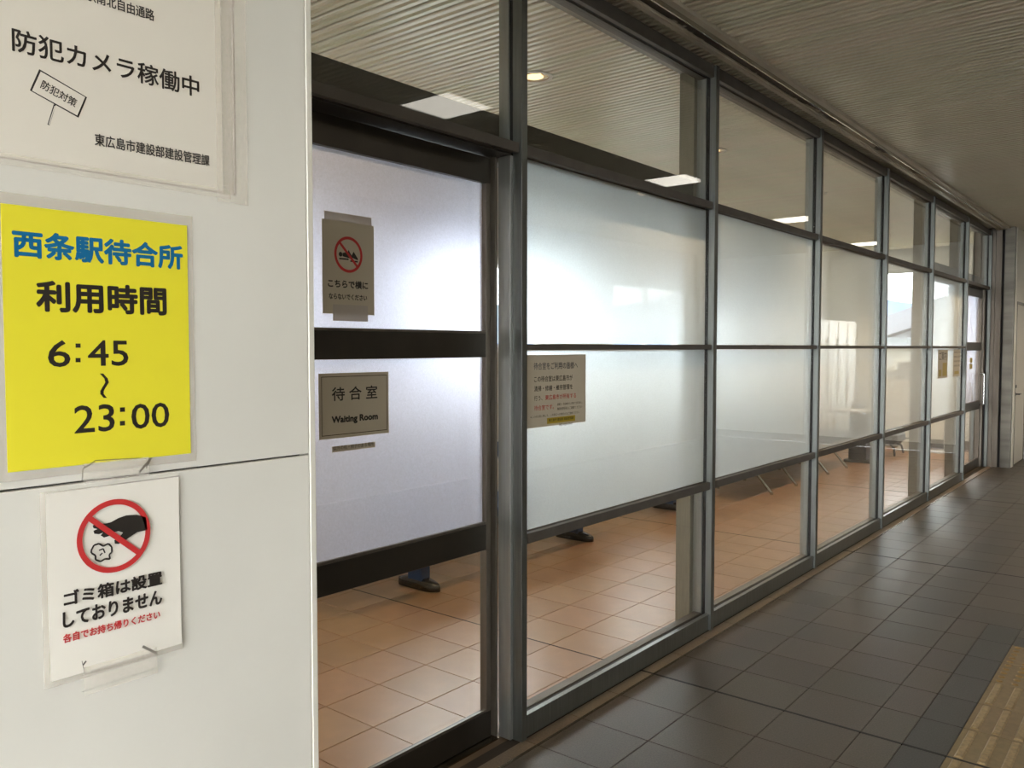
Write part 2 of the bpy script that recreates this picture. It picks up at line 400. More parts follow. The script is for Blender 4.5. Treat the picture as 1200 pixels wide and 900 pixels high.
# flat soffit strip just inside the glass and the head channel
sbox('trim_1', 'column', -2.16, -2.074, 0.97, 12.15, ZC - 0.045, ZC + 0.02)
# ---- sliding track running along the passage ceiling
tk = struct_root('trim_2', (-1.84, 0.97, ZC))
box('track_flange', 'track', tk, -1.912, -1.886, 0.97, 12.12, ZC - 0.030, ZC + 0.01)
box('track_slot', 'gasket', tk, -1.886, -1.878, 0.97, 12.12, ZC - 0.012, ZC + 0.01)
box('track_channel', 'rust', tk, -1.878, -1.812, 0.97, 12.12, ZC - 0.024, ZC + 0.01)
box('track_lip', 'track', tk, -1.878, -1.868, 0.97, 12.12, ZC - 0.032, ZC - 0.024)
box('track_edge', 'aluedge', tk, -1.812, -1.804, 0.97, 12.12, ZC - 0.040, ZC + 0.01)
box('track_cover', 'track', tk, -1.804, -1.770, 0.97, 12.12, ZC - 0.018, ZC + 0.01)

# ---- floors
floor_p = MB().box(XF - 0.05, XR, -4.2, YF, -0.12, -0.004).build('floor', 'grout'); floor_p['kind'] = 'structure'
floor_i = MB().box(XB, XF - 0.05, -0.1, YE, -0.12, -0.004).build('floor', 'groutin'); floor_i['kind'] = 'structure'
def tile_mesh(wx, wy, m, h=0.0, name='tile'):
    t = bmesh.new(); g = 0.0016
    b = MB().box(g, wx - g, g, wy - g, -0.004 - 0.012, h, bev=0)
    top = [e for e in b.b.edges if all(abs(v.co.z - h) < 1e-6 for v in e.verts)]
    bmesh.ops.bevel(b.b, geom=top, offset=0.0014, segments=1, affect='EDGES')
    bmesh.ops.delete(b.b, geom=[f for f in b.b.faces if f.normal.z < -0.9], context='FACES')
    me = bpy.data.meshes.new(name); b.b.to_mesh(me); b.b.free(); me.materials.append(M[m]); return me
full = tile_mesh(PX_, PY, 'tile'); half = tile_mesh(PX_ / 2, PY, 'tile'); halfd = tile_mesh(PX_ / 2, PY, 'tiledark')
fulld = tile_mesh(PX_, PY / 2, 'tiledark'); fullh = tile_mesh(PX_, PY / 2, 'tile'); border = tile_mesh(0.062, PY, 'tileborder'); fullb = tile_mesh(PX_, PY, 'tile')
XJ = -1.90
def rowy(k): return YJ + PY * k
K0, K1 = -6, 33
TX = XJ + 4 * PX_      # -0.66, edge of the tactile path
rest = MB()
def place_tile(me, x, y, parent=floor_p): put(me, 'tile', parent, (x, y, 0))
for k in range(K0, K1):
    y0 = rowy(k)
    if y0 + PY > YF: break
    place_tile(border, XF + 0.003, y0)
    for c in range(3): place_tile(full, XJ + c * PX_, y0)
    if k <= 5:
        place_tile(half, XJ + 3 * PX_, y0)
        place_tile(halfd, XJ + 3.5 * PX_, y0)
    if k == 5:
        for c in range(3): place_tile(fulld, TX + c * PX_, y0); place_tile(fullh, TX + c * PX_, y0 + PY / 2)
    if k > 5:
        for c in range(3, 6): place_tile(full, XJ + c * PX_, y0)
# the remaining floor of the passage, out of the frame or too far to tell apart
def stuff_tiles(cells, m, parent, name='far_tiles'):
    b = MB()
    for (x0, x1, y0, y1) in cells:
        g = 0.0016
        b.quad([(x0 + g, y0 + g, 0), (x1 - g, y0 + g, 0), (x1 - g, y1 - g, 0), (x0 + g, y1 - g, 0)])
        b.quad([(x0 + g, y0 + g, -0.004), (x1 - g, y0 + g, -0.004), (x1 - g, y0 + g, 0), (x0 + g, y0 + g, 0)])
    o = b.build(name, m, parent); o['kind'] = 'stuff'; return o
cells = []
for k in range(-24, K1):
    y0 = rowy(k)
    if y0 + PY > YF: break
    for c in range(0, 13):
        x0 = XJ + c * PX_
        if x0 + PX_ > XR: continue
        if k >= K0 and c < 4: continue
        if k > 5 and c < 6: continue
        if k == 5 and c < 7: continue
        if c == 4 and -12 <= k < 5: continue
        if c == 5 and k in (3, 4): continue
        cells.append((x0, x0 + PX_, y0, y0 + PY))
stuff_tiles(cells, 'tile', floor_p)
# tactile paving: blocks with bars, two rows of blocks with dots at the end
def tactile(kind):
    root_m = MB().box(0.0016, 0.3 - 0.0016 + 0.01, 0.0016, PY - 0.0016, -0.012, 0.0005)
    rel = MB()
    if kind == 'bar':
        for i in range(4):
            cx = 0.0375 + 0.076 * i
            t = bmesh.new()
            a, b_, y0, y1, h = 0.0165, 0.010, 0.012, PY - 0.012, 0.0055
            V = [t.verts.new(p) for p in ((cx - a, y0, 0), (cx + a, y0, 0), (cx + a, y1, 0), (cx - a, y1, 0), (cx - b_, y0 + 0.007, h), (cx + b_, y0 + 0.007, h), (cx + b_, y1 - 0.007, h), (cx - b_, y1 - 0.007, h))]
            for f in ((4, 5, 6, 7), (0, 1, 5, 4), (1, 2, 6, 5), (2, 3, 7, 6), (3, 0, 4, 7)): t.faces.new([V[j] for j in f])
            rel.join(t)
    else:
        for i in range(5):
            for j in range(5):
                c = (0.031 + 0.062 * i, 0.03 + 0.06 * j)
                rel.cyl((c[0], c[1], 0), (c[0], c[1], 0.0055), 0.0165, 0.010, n=10)
    def mk(b, m):
        bmesh.ops.recalc_face_normals(b.b, faces=b.b.faces[:])
        me = bpy.data.meshes.new('tactile'); b.b.to_mesh(me); b.b.free(); me.materials.append(M[m]); return me
    return mk(root_m, 'tactile'), mk(rel, 'tactileb' if kind == 'bar' else 'tactiledot')
bar = tactile('bar'); dot = tactile('dot')
for k in range(-12, 5):
    y0 = rowy(k)
    for c in range(2 if k >= 3 else 1):
        a, r = dot if k >= 3 else bar
        o = put(a, 'tactile_block', floor_p, (TX + c * PX_, y0, 0))
        q = put(r, 'raised_dots' if k >= 3 else 'raised_bars', o)
# expansion joints and the metal strip along the glass front
for k in (-1, 0, 1, 2, 3):
    yj = YJ + 3.0 * k
    box('expansion_joint', 'gasket', floor_p, XF, XR, yj - 0.006, yj + 0.006, -0.004, 0.0012)
    if yj < YE and yj > 0: box('expansion_joint', 'gasket', floor_i, XB, XF - 0.11, yj - 0.004, yj + 0.004, -0.004, 0.0008)
box('joint_strip', 'jointmetal', floor_p, XF + 0.066, XF + 0.078, 0.96, 12.1, -0.006, 0.0012)
# indoor tiles
inn = tile_mesh(0.305, PY, 'tilein')
DARK = {(6, -1), (6, 0), (6, -2)}
darkt = tile_mesh(0.305, PY, 'tileindark')
cells = []
for k in range(-11, 36):
    y0 = rowy(k)
    for c in range(9):
        x1 = -1.90 - 0.305 * c; x0 = x1 - 0.305
        if c == 0: continue
        x0 = max(x0, XB)
        if y0 + PY > YE: continue
        if k < -6 or k > 24 or x1 - x0 < 0.3: cells.append((x0, x1, y0, y0 + PY)); continue
        put(inn, 'tile', floor_i, (x0, y0, 0))
    if y0 + PY < YE: cells.append((-2.205, -2.09, y0, y0 + PY))
stuff_tiles(cells, 'tilein', floor_i)

# ---- near wall: the cream panelled pier at the left
XW = -1.26
wl = MB().box(-1.96, XW - 0.012, -2.5, 0.935, 0, ZC).build('wall_left', 'seam'); wl['kind'] = 'structure'
ZS = 1.3365
b = MB().box(XW - 0.012, XW, -2.5, 0.948, ZS + 0.0016, ZC, bev=0.0012); b.build('wall_panel', 'wallpanel', wl)
b = MB().box(XW - 0.012, XW, -2.5, 0.948, 0, ZS - 0.0016, bev=0.0012); b.build('wall_panel', 'wallpanel', wl)
MB().box(-1.96, XW + 0.0015, 0.949, 0.9625, 0, ZC, bev=0.0015).build('edge_trim', 'paneledge', wl)
MB().box(-1.96, XW - 0.012, 0.935, 0.948, 0, ZC).build('end_panel', 'wallpanel', wl)

# ---- waiting room shell
def wall_with_hole_x(name, X0, X1, y0, y1, hy0, hy1, hz0, hz1, m):
    b = MB(); ZW = ZC + 0.125; b.box(X0, X1, y0, hy0, 0, ZW); b.box(X0, X1, hy1, y1, 0, ZW); b.box(X0, X1, hy0, hy1, 0, hz0); b.box(X0, X1, hy0, hy1, hz1, ZW)
    o = b.build(name, m); o['kind'] = 'structure'; return o
def wall_with_hole_y(name, Y0, Y1, x0, x1, hx0, hx1, hz0, hz1, m):
    b = MB(); ZW = ZC + 0.125; b.box(x0, hx0, Y0, Y1, 0, ZW); b.box(hx1, x1, Y0, Y1, 0, ZW); b.box(hx0, hx1, Y0, Y1, 0, hz0); b.box(hx0, hx1, Y0, Y1, hz1, ZW)
    o = b.build(name, m); o['kind'] = 'structure'; return o
W1 = (4.15, 6.20, 1.52, 2.34)
W5 = (7.3, 8.9, 1.52, 2.24)
W3 = (0.9, 2.9, 1.52, 2.24)
def wall_holes(name, X0, X1, y0, y1, A, B_, C_, m):
    b = MB(); z0, z1 = A[2], A[3]
    b.box(X0, X1, y0, y1, 0, z0).box(X0, X1, y0, y1, z1, ZC + 0.125).box(X0, X1, y0, A[0], z0, z1).box(X0, X1, A[1], B_[0], z0, z1).box(X0, X1, B_[1], C_[0], z0, z1).box(X0, X1, C_[1], y1, z0, z1)
    o = b.build(name, m); o['kind'] = 'structure'; return o
wall_holes('wall_rear', XB - 0.2, XB, -0.1, YE + 0.2, W3, W1, W5, 'roomwall')
W2 = (-3.78, -2.58, 1.19, 2.74)
wall_with_hole_y('wall_far', YE, YE + 0.2, XB, -2.0, *W2, 'roomwall')
sbox('wall_near', 'roomwall', XB, -1.96, -0.1, 0.1, 0, ZC + 0.02)
sbox('wall_near', 'roomwall', -2.14, -1.98, 0.1, 1.16, 0, ZC)
sbox('baseboard_far', 'baseboard', XB, -2.1, YE - 0.012, YE, 0, 0.13)
sbox('baseboard_rear', 'baseboard', XB, XB + 0.012, 0.1, YE - 0.013, 0, 0.13)
# windows
wn = struct_root('window_1', (XB - 0.1, W1[0], W1[2]))
def winframe_x(wn, X, w, bars=1):
    f = 0.045
    y0, y1, z0, z1 = w
    MB().box(X - .03, X + .03, y0, y1, z0, z0 + f).box(X - .03, X + .03, y0, y1, z1 - f, z1).box(X - .03, X + .03, y0, y0 + f, z0 + f, z1 - f).box(X - .03, X + .03, y1 - f, y1, z0 + f, z1 - f).build('frame', 'winframe', wn)
    n = bars + 1
    for i in range(1, n):
        c = y0 + (y1 - y0) * i / n; box('mullion', 'winframe', wn, X - .025, X + .025, c - .02, c + .02, z0 + f, z1 - f)
    box('window_pane', 'winglass', wn, X - .003, X + .003, y0 + f, y1 - f, z0 + f, z1 - f)
winframe_x(wn, XB - 0.1, W1)
wn4 = struct_root('added_window_4', (XB - 0.1, W3[0], W3[2])); winframe_x(wn4, XB - 0.1, W3)  # extra window, added to brighten the room
wn5 = struct_root('added_window_5', (XB - 0.1, W5[0], W5[2])); winframe_x(wn5, XB - 0.1, W5)  # another added window, lifts the light deeper in the room
wn2 = struct_root('window_2', (W2[0], YE + 0.06, W2[2]))
X0, X1, Z0, Z1 = W2; f = 0.05; Y = YE + 0.06
MB().box(X0, X1, Y - .03, Y + .03, Z0, Z0 + f).box(X0, X1, Y - .03, Y + .03, Z1 - f, Z1).box(X0, X0 + f, Y - .03, Y + .03, Z0 + f, Z1 - f).box(X1 - f, X1, Y - .03, Y + .03, Z0 + f, Z1 - f).build('frame', 'winframe', wn2)
box('window_pane', 'winglass', wn2, X0 + f, X1 - f, Y - .003, Y + .003, Z0 + f, Z1 - f)
box('sill', 'winframe', wn2, X0 - .06, X1 + .06, YE - .05, YE - .001, Z0 - .045, Z0 - .005)
box('casing', 'winframe', wn2, X0 - .13, X0 - .03, YE - .035, YE - .001, Z0, Z1 + .05)
# curtain drawn to the left of the end window
cb = MB(); n = 24; pts = []
for i in range(n + 1):
    x = -3.80 + (-3.66 + 3.80) * i / n; pts.append((x, YE - 0.07 + 0.014 * math.sin(i * 1.55)))
for (a, c) in zip(pts, pts[1:]): cb.quad([(a[0], a[1], 1.15), (c[0], c[1], 1.15), (c[0], c[1], 2.82), (a[0], a[1], 2.82)])
o = cb.build('curtain', 'curtain'); tag(o, 'narrow ivory curtain gathered at the left side of the far window', 'curtain')
md = o.modifiers.new('s', 'SOLIDIFY'); md.thickness = 0.003

# ---- passage: far side, ends
WR = (-3.3, -1.85, 1.15, 2.25)
wall_with_hole_x('wall_right', XR, XR + 0.2, -4.2, YF + 0.2, *WR, 'sidewall')
wn3 = struct_root('window_3', (XR + 0.1, WR[0], WR[2])); winframe_x(wn3, XR + 0.1, WR, bars=2)
sbox('wall_end', 'roomwall', -1.70, XR, YF, YF + 0.2, 0, ZC + 0.125)
sbox('baseboard_end', 'baseboard', -1.69, XR, YF - 0.012, YF, 0, 0.12)

# far jamb: bronze return, black gap, stainless pier and the white service door
sbox('trim_3', 'bronzel', -2.02, -1.925, 12.10, 12.16, 0, ZC)
sbox('trim_4', 'bronzel', -1.922, -1.855, 12.10, 12.16, 0, ZC)
sbox('trim_5', 'gasket', -1.855, -1.825, 12.13, 12.20, 0, ZC)
sbox('trim_6', 'stainless', -1.825, -1.715, 12.10, 12.20, 0, ZC - 0.0)
sbox('wall_corner', 'wallpanel', -2.0, -1.705, 12.205, 12.30, 0, ZC)
sbox('wall_corner', 'wallpanel', -2.0, -1.705, 12.30, YF + 0.2, 2.12, ZC)
sbox('wall_corner', 'wallpanel', -2.0, -1.705, 13.18, YF + 0.2, 0, 2.12)
sd = struct_root('door_3', (-1.72, 12.74, 0))
box('door_leaf', 'doorwhite', sd, -1.75, -1.712, 12.33, 13.15, 0.01, 2.09, bev=0.002)
MB().box(-1.77, -1.70, 12.30, 12.33, 0, 2.12).box(-1.77, -1.70, 13.15, 13.18, 0, 2.12).box(-1.77, -1.70, 12.33, 13.15, 2.09, 2.12).build('door_frame', 'stainless', sd)
h = MB().cyl((-1.712, 12.40, 0.93), (-1.668, 12.40, 0.93), 0.009).cyl((-1.668, 12.39, 0.93), (-1.668, 12.52, 0.93), 0.010).cyl((-1.712, 12.40, 0.93), (-1.706, 12.40, 0.93), 0.026, n=20).build('lever_handle', 'dark', sd)
MB().cyl((-1.712, 12.40, 1.03), (-1.700, 12.40, 1.03), 0.022, n=20).build('lock_cylinder', 'dark', sd)

# ================================================================== GLASS FRONT
front = struct_root('wall_glass', (XF, 0.85, 0))
YM = [0.852, 2.484, 4.13, 5.755, 7.38, 9.0, 10.65, 12.08]
ZT = 3.02
XG = -2.010
def mullion(y, z0=0.0, deep=False):
    root = MB().box(XF - 0.023, XF + 0.012, y - 0.019, y + 0.019, z0, ZT, bev=0.0012).build('mullion', 'alu', front)
    MB().box(XF - 0.047, XF - 0.023, y - 0.010, y + 0.010, z0, ZT).build('gasket', 'gasket', root)
    MB().box(XF - 0.098, XF - 0.047, y - 0.019, y + 0.019, z0, ZT, bev=0.001).build('inner_frame', 'alul', root)
    return root
for i, y in enumerate(YM[1:7], 1):
    if i != 1: mullion(y)
# deep post beside the door
r = MB().box(XF - 0.033, XF + 0.012, 2.466, 2.500, 0.0, ZT, bev=0.0012).build('mullion', 'alu', front)
MB().box(XF - 0.095, XF - 0.033, 2.452, 2.500, 0, 2.262, bev=0.001).build('post_side', 'alul', r)
MB().box(XF - 0.050, XF - 0.034, 2.470, 2.496, 2.262, ZT).build('gasket', 'gasket', r)
MB().box(XF - 0.098, XF - 0.050, 2.462, 2.500, 2.262, ZT, bev=0.001).build('inner_frame', 'alul', r)
mullion(0.99)
mullion(12.08)
def rail(y0, y1, z0, z1, m='alu', xa=None, name='rail', inner=True):
    xa = XF if xa is None else xa
    root = MB().box(xa - 0.024, xa, y0, y1, z0, z1, bev=0.0012).build(name, m, front)
    if inner: MB().box(XF - 0.090, XG - 0.012, y0, y1, z0 + 0.002, z1 - 0.002).build('inner_rail', 'alud', root)
    MB().box(XG - 0.012, xa - 0.024, y0, y1, z0 + 0.006, z1 - 0.006).build('gasket', 'gasket', root)
    return root
bays = list(zip(YM, YM[1:]))
FILM = [None, 0.02, 0.16, 0.68, 0.85, 0.12, 0.05]
films = {}
for i, (ya, yb) in enumerate(bays):
    a, b = ya + 0.019, yb - 0.019
    if i == 0: a = 1.009
    rail(a, b, 2.958, ZT, 'alud', name='head_rail')
    rail(a, b, 2.268, 2.306, 'alud', name='transom')
    box('glass_pane', 'glass', front, XG - 0.004, XG + 0.004, a - .006, b + .006, 2.298, 2.966)
    if i in (0, 6): continue
    rail(a, b, 1.524, 1.548, 'alud', name='middle_rail')
    rail(a, b, 0.768, 0.808, 'alud', name='lower_rail')
    rail(a, b, 0.0, 0.088, 'alu', name='sill_rail', inner=True)
    for z0, z1, fr in ((1.548, 2.268, 1), (0.808, 1.524, 1), (0.088, 0.768, 0)):
        g = box('glass_pane', 'glass', front, XG - 0.004, XG + 0.004, a - .006, b + .006, z0 - .010, z1 + .010)
        if fr:
            cl = FILM[i]
            if i in (3, 4, 5) and z0 < 1.0: cl = {3: 0.50, 4: 0.62, 5: 0.12}[i]
            key = round(cl, 2)
            if key not in films: films[key] = filmmat('frosted_film_%d' % len(films), cl)
            fb = MB(); fb.keep = True
            fb.quad([(XG - 0.0048, a + .002, z0 + .002), (XG - 0.0048, b - .002, z0 + .002), (XG - 0.0048, b - .002, z1 - .002), (XG - 0.0048, a + .002, z1 - .002)])
            fo = fb.build('frosted_film', films[key], g)
# columns right behind the mullions
for y in (4.08, 9.0, 10.62, 12.0):
    sbox('trim_7', 'column', -2.160, XF - 0.100, y, y + 0.11, 0, ZC - 0.046)
# operator boxes of the two sliding doors
sbox('trim_8', 'bronze', -2.155, XF - 0.100, 1.17, 2.475, 2.262, 2.425)
sbox('trim_8', 'bronze', -2.155, XF - 0.100, 2.477, 4.079, 2.250, 2.425)
sbox('trim_8', 'bronze', -2.155, XF - 0.092, 9.111, 10.619, 2.250, 2.425)
sbox('trim_8', 'bronze', -2.155, XF - 0.092, 10.731, 11.999, 2.262, 2.425)

# ---- sliding door of the near bay
fd = filmmat('door_film', 0.0, (0.76, 0.785, 0.95), 0.42)
def sliding_door(name, y0, y1, XD, handle=False, stile=0.026):
    d = struct_root(name, (XD, (y0 + y1) / 2, 0))
    t = 0.017
    MB().box(XD - 2 * t, XD, y0, y1, 2.160, 2.258, bev=0.0015).build('top_rail', 'bronze', d)
    MB().box(XD - 2 * t, XD, y0 + stile, y1 - stile, 1.497, 1.588, bev=0.0015).build('middle_rail', 'bronze', d)
    MB().box(XD - 2 * t, XD, y0 + stile, y1 - stile, 0.750, 0.850, bev=0.0015).build('lower_rail', 'bronze', d)
    MB().box(XD - 2 * t, XD, y0, y1, 0.006, 0.108, bev=0.0015).build('bottom_rail', 'bronze', d)
    MB().box(XD - 2 * t, XD, y1 - stile, y1, 0.108, 2.160, bev=0.001).build('stile', 'bronzel', d)
    MB().box(XD - 2 * t, XD, y0, y0 + stile, 0.108, 2.160, bev=0.001).build('stile', 'bronzel', d)
    for z0, z1, fr in ((1.588, 2.160, 1), (0.850, 1.497, 1), (0.108, 0.750, 0)):
        g = box('glass_pane', 'glass', d, XD - t - 0.003, XD - t + 0.003, y0 + stile - .006, y1 - stile + .006, z0 - .010, z1 + .010)
        if fr:
            fb = MB(); fb.keep = True; xx = XD - t - 0.0038; a, b = y0 + stile, y1 - stile
            fb.quad([(xx, a, z0), (xx, b, z0), (xx, b, z1), (xx, a, z1)]); fb.build('frosted_film', fd, g)
        MB().box(XD - t + 0.003, XD - 0.003, y0 + stile, y1 - stile, z0, z0 + 0.009).build('glazing_bead', 'bronzel', d)
    if handle:
        MB().tube([(XD, y1 - 0.06, 1.20), (XD + 0.045, y1 - 0.06, 1.20), (XD + 0.05, y1 - 0.06, 1.18), (XD + 0.05, y1 - 0.06, 0.82), (XD + 0.045, y1 - 0.06, 0.80), (XD, y1 - 0.06, 0.80)], 0.009).build('pull_handle', 'chrome', d)
    return d
XD = -2.087
door1 = sliding_door('door_1', 1.20, 2.428, XD)
MB().box(XF - 0.16, XF - 0.097, 2.438, 2.452, 0, 2.262).build('door_jamb', 'bronzel', door1)
MB().box(XF - 0.16, XF - 0.096, 1.17, 1.195, 0, 2.262).build('door_jamb', 'bronzel', door1)
MB().box(XD + 0.01, XF - 0.026, 1.012, 2.450, 2.262, 2.290).build('head_track', 'bronze', door1)
MB().box(XD - 0.05, XD + 0.03, 1.2, 2.44, -0.004, 0.002).build('floor_track', 'jointmetal', door1)
door2 = sliding_door('door_2', 10.80, 12.00, -2.045, handle=True)
MB().box(-2.07, -2.02, 12.01, 12.09, 0, 2.262).build('door_jamb', 'bronzel', door2)
MB().box(-2.07, XF - 0.026, 10.67, 12.06, 2.262, 2.267).build('head_track', 'bronze', door2)

# ================================================================== LIGHTS
for j, Y in enumerate(LAMPS):
    lab = ['square flush ceiling lamp with pale diffuser nearest the viewer, above the near wall panel', 'square flush ceiling lamp mirrored in the pane above the near sliding door', 'square flush ceiling lamp mirrored low in the second top pane', 'square flush ceiling lamp mirrored low in the third top pane', 'square flush ceiling lamp nearest the far end of the passage'][j]
    t = thing('ceiling_lamp', (LX, Y, ZC), lab, 'lamp', 'square lamps in the passage ceiling')
    h = LH
    MB().box(LX - h, LX + h, Y - h, Y + h, ZC - 0.001, ZC + 0.012).build('diffuser', 'lampface', t)
    MB().box(LX - h - .006, LX - h, Y - h - .006, Y + h + .006, ZC - 0.003, ZC + 0.02).box(LX + h, LX + h + .006, Y - h - .006, Y + h + .006, ZC - 0.003, ZC + 0.02).box(LX - h, LX + h, Y - h - .006, Y - h, ZC - 0.003, ZC + 0.02).box(LX - h, LX + h, Y + h, Y + h + .006, ZC - 0.003, ZC + 0.02).build('frame', 'whitetrim', t)
def downlight(DX, Y, lab, group, watt, col=(1.0, 0.70, 0.42), cone=125):
    t = thing('downlight', (DX, Y, ZC), lab, 'lamp', group)
    MB().ring((DX, Y), 0.082, 0.102, ZC - 0.006, ZC + 0.0).build('trim_ring', 'whitetrim', t)
    MB().cyl((DX, Y, ZC - 0.003), (DX, Y, ZC + 0.018), 0.083, 0.060, n=32, caps=False).build('reflector', 'reflector', t)
    MB().cyl((DX, Y, ZC - 0.002), (DX, Y, ZC + 0.006), 0.050, n=24).build('bulb', 'bulb', t)
    ld = bpy.data.lights.new('downlight_glow', 'SPOT'); ld.energy = watt; ld.color = col; ld.spot_size = math.radians(cone); ld.spot_blend = 0.6; ld.shadow_soft_size = 0.05
    lo = bpy.data.objects.new('lamp_light', ld); COL.objects.link(lo); lo.parent = t; lo.location = (0, 0, -0.012)

DL = [1.46, 3.73, 5.99, 8.28, 10.50, 12.75]; DX = -2.88
for j, Y in enumerate(DL):
    lab = ['round warm downlight in the room ceiling above the near end of the room', 'round warm downlight glowing beside the mullion in the second top pane', 'round warm downlight seen just right of the second mullion', 'small warm downlight low in the third top pane', 'small warm downlight low in the fourth top pane', 'warm downlight in the room ceiling nearest the far wall'][j]
    downlight(DX, Y, lab, 'downlights in the waiting room ceiling', DOWN_W * (0.8, 1.0, 1.1, 1.5, 2.2, 2.4)[j])
for Y, wt, lab in ((-0.6, 26, 'added fill downlight in the passage ceiling behind the viewer'), (3.2, 22, 'added fill downlight over the passage, abreast of the second bay'), (7.0, 50, 'added fill downlight over the passage, abreast of the fourth bay'), (10.8, 230, 'added fill downlight over the passage near its end')):
    downlight(0.08, Y, lab, 'added fill downlights in the passage ceiling', wt * PASS_W, (1.0, 0.82, 0.60), 162)  # unseen lamps, added to warm and brighten the passage

# ================================================================== NOTICES ON THE NEAR WALL
def pr(x0, y0, x1, y1, X):
    """rectangle on plane X from two opposite measured corners"""
    a, b = px(x0, y0, X), px(x1, y1, X); return min(a[0], b[0]), max(a[0], b[0]), min(a[1], b[1]), max(a[1], b[1])
def text_px(s, xl, yt, xr, yb, X, m, parent, bold=0.0, rot=0.0):
    """xl, xr: measured left/right; yt, yb: top and bottom, both measured at the left end"""
    ya, za = px(xl, yt, X); _, zb = px(xl, yb, X); yc, _ = px(xr, (yt + yb) / 2, X)
    return lettering(s, X, ya, zb, yc, za, m, parent, bold, rot=rot)
def disc(b, X, cy, cz, r0, r1, n=56):
    for i in range(n):
        a, c = 2 * math.pi * i / n, 2 * math.pi * (i + 1) / n
        b.flat(X, [(cy + r0 * math.cos(a), cz + r0 * math.sin(a)), (cy + r1 * math.cos(a), cz + r1 * math.sin(a)), (cy + r1 * math.cos(c), cz + r1 * math.sin(c)), (cy + r0 * math.cos(c), cz + r0 * math.sin(c))])
def bar(b, X, cy, cz, L, wd, ang):
    c, s = math.cos(ang), math.sin(ang)
    b.flat(X, [(cy + u * c - v * s, cz + u * s + v * c) for u, v in ((-L, -wd), (L, -wd), (L, wd), (-L, wd))])
P0 = XW + 0.0004
# 1 camera notice
y0, _ = px(-40, 100, XW); yr, zb = px(272, 226, XW); zt = 2.16
t = thing('camera_notice', (XW, (y0 + yr) / 2, zb), 'large white notice taped high on the near wall saying security cameras are running', 'notice')
sheet('laminate', 'lam', t, P0, y0 - 0.02, yr + 0.008, zb - 0.004, zt, 0.0004)
_, zs = px(0, 183, XW)
sheet('paper', 'paper', t, P0 + 0.0006, y0 + 0.01, yr - 0.018, zs, zt - 0.01, 0.0004)
XT = P0 + 0.0014
text_px('西条駅南北自由通路', 76, -22, 180, -8, XT, 'ink', t, 0.016)
text_px('防犯カメラ稼働中', 14, 32, 232, 59, XT, 'ink', t, 0.016)
text_px('東広島市建設部建設管理課', 111, 156, 245, 170, XT, 'ink', t, 0.016)
# little placard: outlined board on a stick (the figure holding it is left out)
pb = MB(); pw = MB(); c4 = [(46, 81), (102, 114), (92, 138), (35, 106)]
q = [px(a, b_, XT) for a, b_ in c4]; cy = sum(p[0] for p in q) / 4; cz = sum(p[1] for p in q) / 4
pb.flat(XT, q); pb.flat(XT, [px(a, b_, XT) for a, b_ in ((63, 122), (65.5, 123), (58, 147), (55.5, 146))])
pb.build('placard_outline', 'ink', t)
pw.flat(XT + 0.0002, [(cy + (p[0] - cy) * 0.93, cz + (p[1] - cz) * 0.90) for p in q]); pw.flat(XT + 0.0002, [px(a, b_, XT) for a, b_ in ((63.8, 124), (64.9, 124.4), (57.8, 146), (56.8, 145.6))]); pw.build('placard_face', 'paper', t)
ang = math.atan2(q[1][1] - q[0][1], q[1][0] - q[0][0]); wpl = 0.080 * 1.0
dy = math.hypot(q[1][0] - q[0][0], q[1][1] - q[0][1]) * 0.36; dz = dy * 0.26
lettering('防犯対策', XT + 0.0004, cy - dy, cz - dz, cy + dy, cz + dz, 'ink', t, 0.012, rot=ang)
# tapes
for (a0, b0, a1, b1) in ((250, -20, 290, 245), (-20, 183, 270, 222)):
    yy0, yy1, zz0, zz1 = pr(a0, b0, a1, b1, XW)
    if a0 > 0: zz0 = px(280, 240, XW)[1]
    else: zz1 = px(0, 184, XW)[1] + 0.006; zz0 = zb - 0.012
    sheet('tape', 'tape', t, P0 + 0.0012, yy0, yy1, zz0, zz1 if a0 < 0 else zt, 0.0003, curl=0.0006)
yy = px(272, 100, XW)[0]
MB().box(P0 + 0.0012, P0 + 0.0022, yy, yy + 0.0012, zb, zt).build('tape_crease', 'tapew', t)
# 2 yellow opening hours
ya, za = px(0, 238, XW); yb_, zb_ = px(223, 531, XW)
t = thing('opening_hours_poster', (XW, (ya + yb_) / 2, zb_), 'yellow laminated poster with blue and black lettering giving opening hours 6:45 to 23:00', 'poster')
sheet('laminate', 'lam', t, P0, ya - 0.015, yb_ + 0.010, zb_ - 0.013, za + 0.016, 0.0006)
sheet('yellow_sheet', 'yellow', t, P0 + 0.0008, ya, yb_, zb_, za, 0.0004)
XT = P0 + 0.0015
text_px('西条駅待合所', 15, 269, 213, 300, XT, 'inkblue', t, 0.034)
text_px('利用時間', 43, 329, 194, 364, XT, 'ink', t, 0.034)
text_px('6', 56, 399, 82, 430, XT, 'ink', t, 0.012); text_px('45', 103, 399, 150, 429, XT, 'ink', t, 0.012)
text_px('23', 87, 476, 134, 508, XT, 'ink', t, 0.012); text_px('00', 154, 474, 198, 503, XT, 'ink', t, 0.012)
for cx_, yy_ in ((91.5, 405), (91.5, 422), (143.5, 480), (143.5, 496)):
    a = px(cx_ - 3, yy_ - 2.5, XT); c = px(cx_ + 3, yy_ + 2.5, XT); MB().flat(XT, [a, (c[0], a[1]), c, (a[0], c[1])]).build('colon_dot', 'ink', t)
wv = MB()
pts = [(119, 438), (124, 443), (125.5, 448), (122.5, 453), (119.5, 458), (119.5, 462), (123.5, 466)]
for (a, c) in zip(pts, pts[1:]):
    wv.flat(XT, [px(a[0] - 2, a[1] - .3, XT), px(a[0] + 2, a[1] - .3, XT), px(c[0] + 2, c[1] + .3, XT), px(c[0] - 2, c[1] + .3, XT)])
wv.build('wave_dash', 'ink', t)
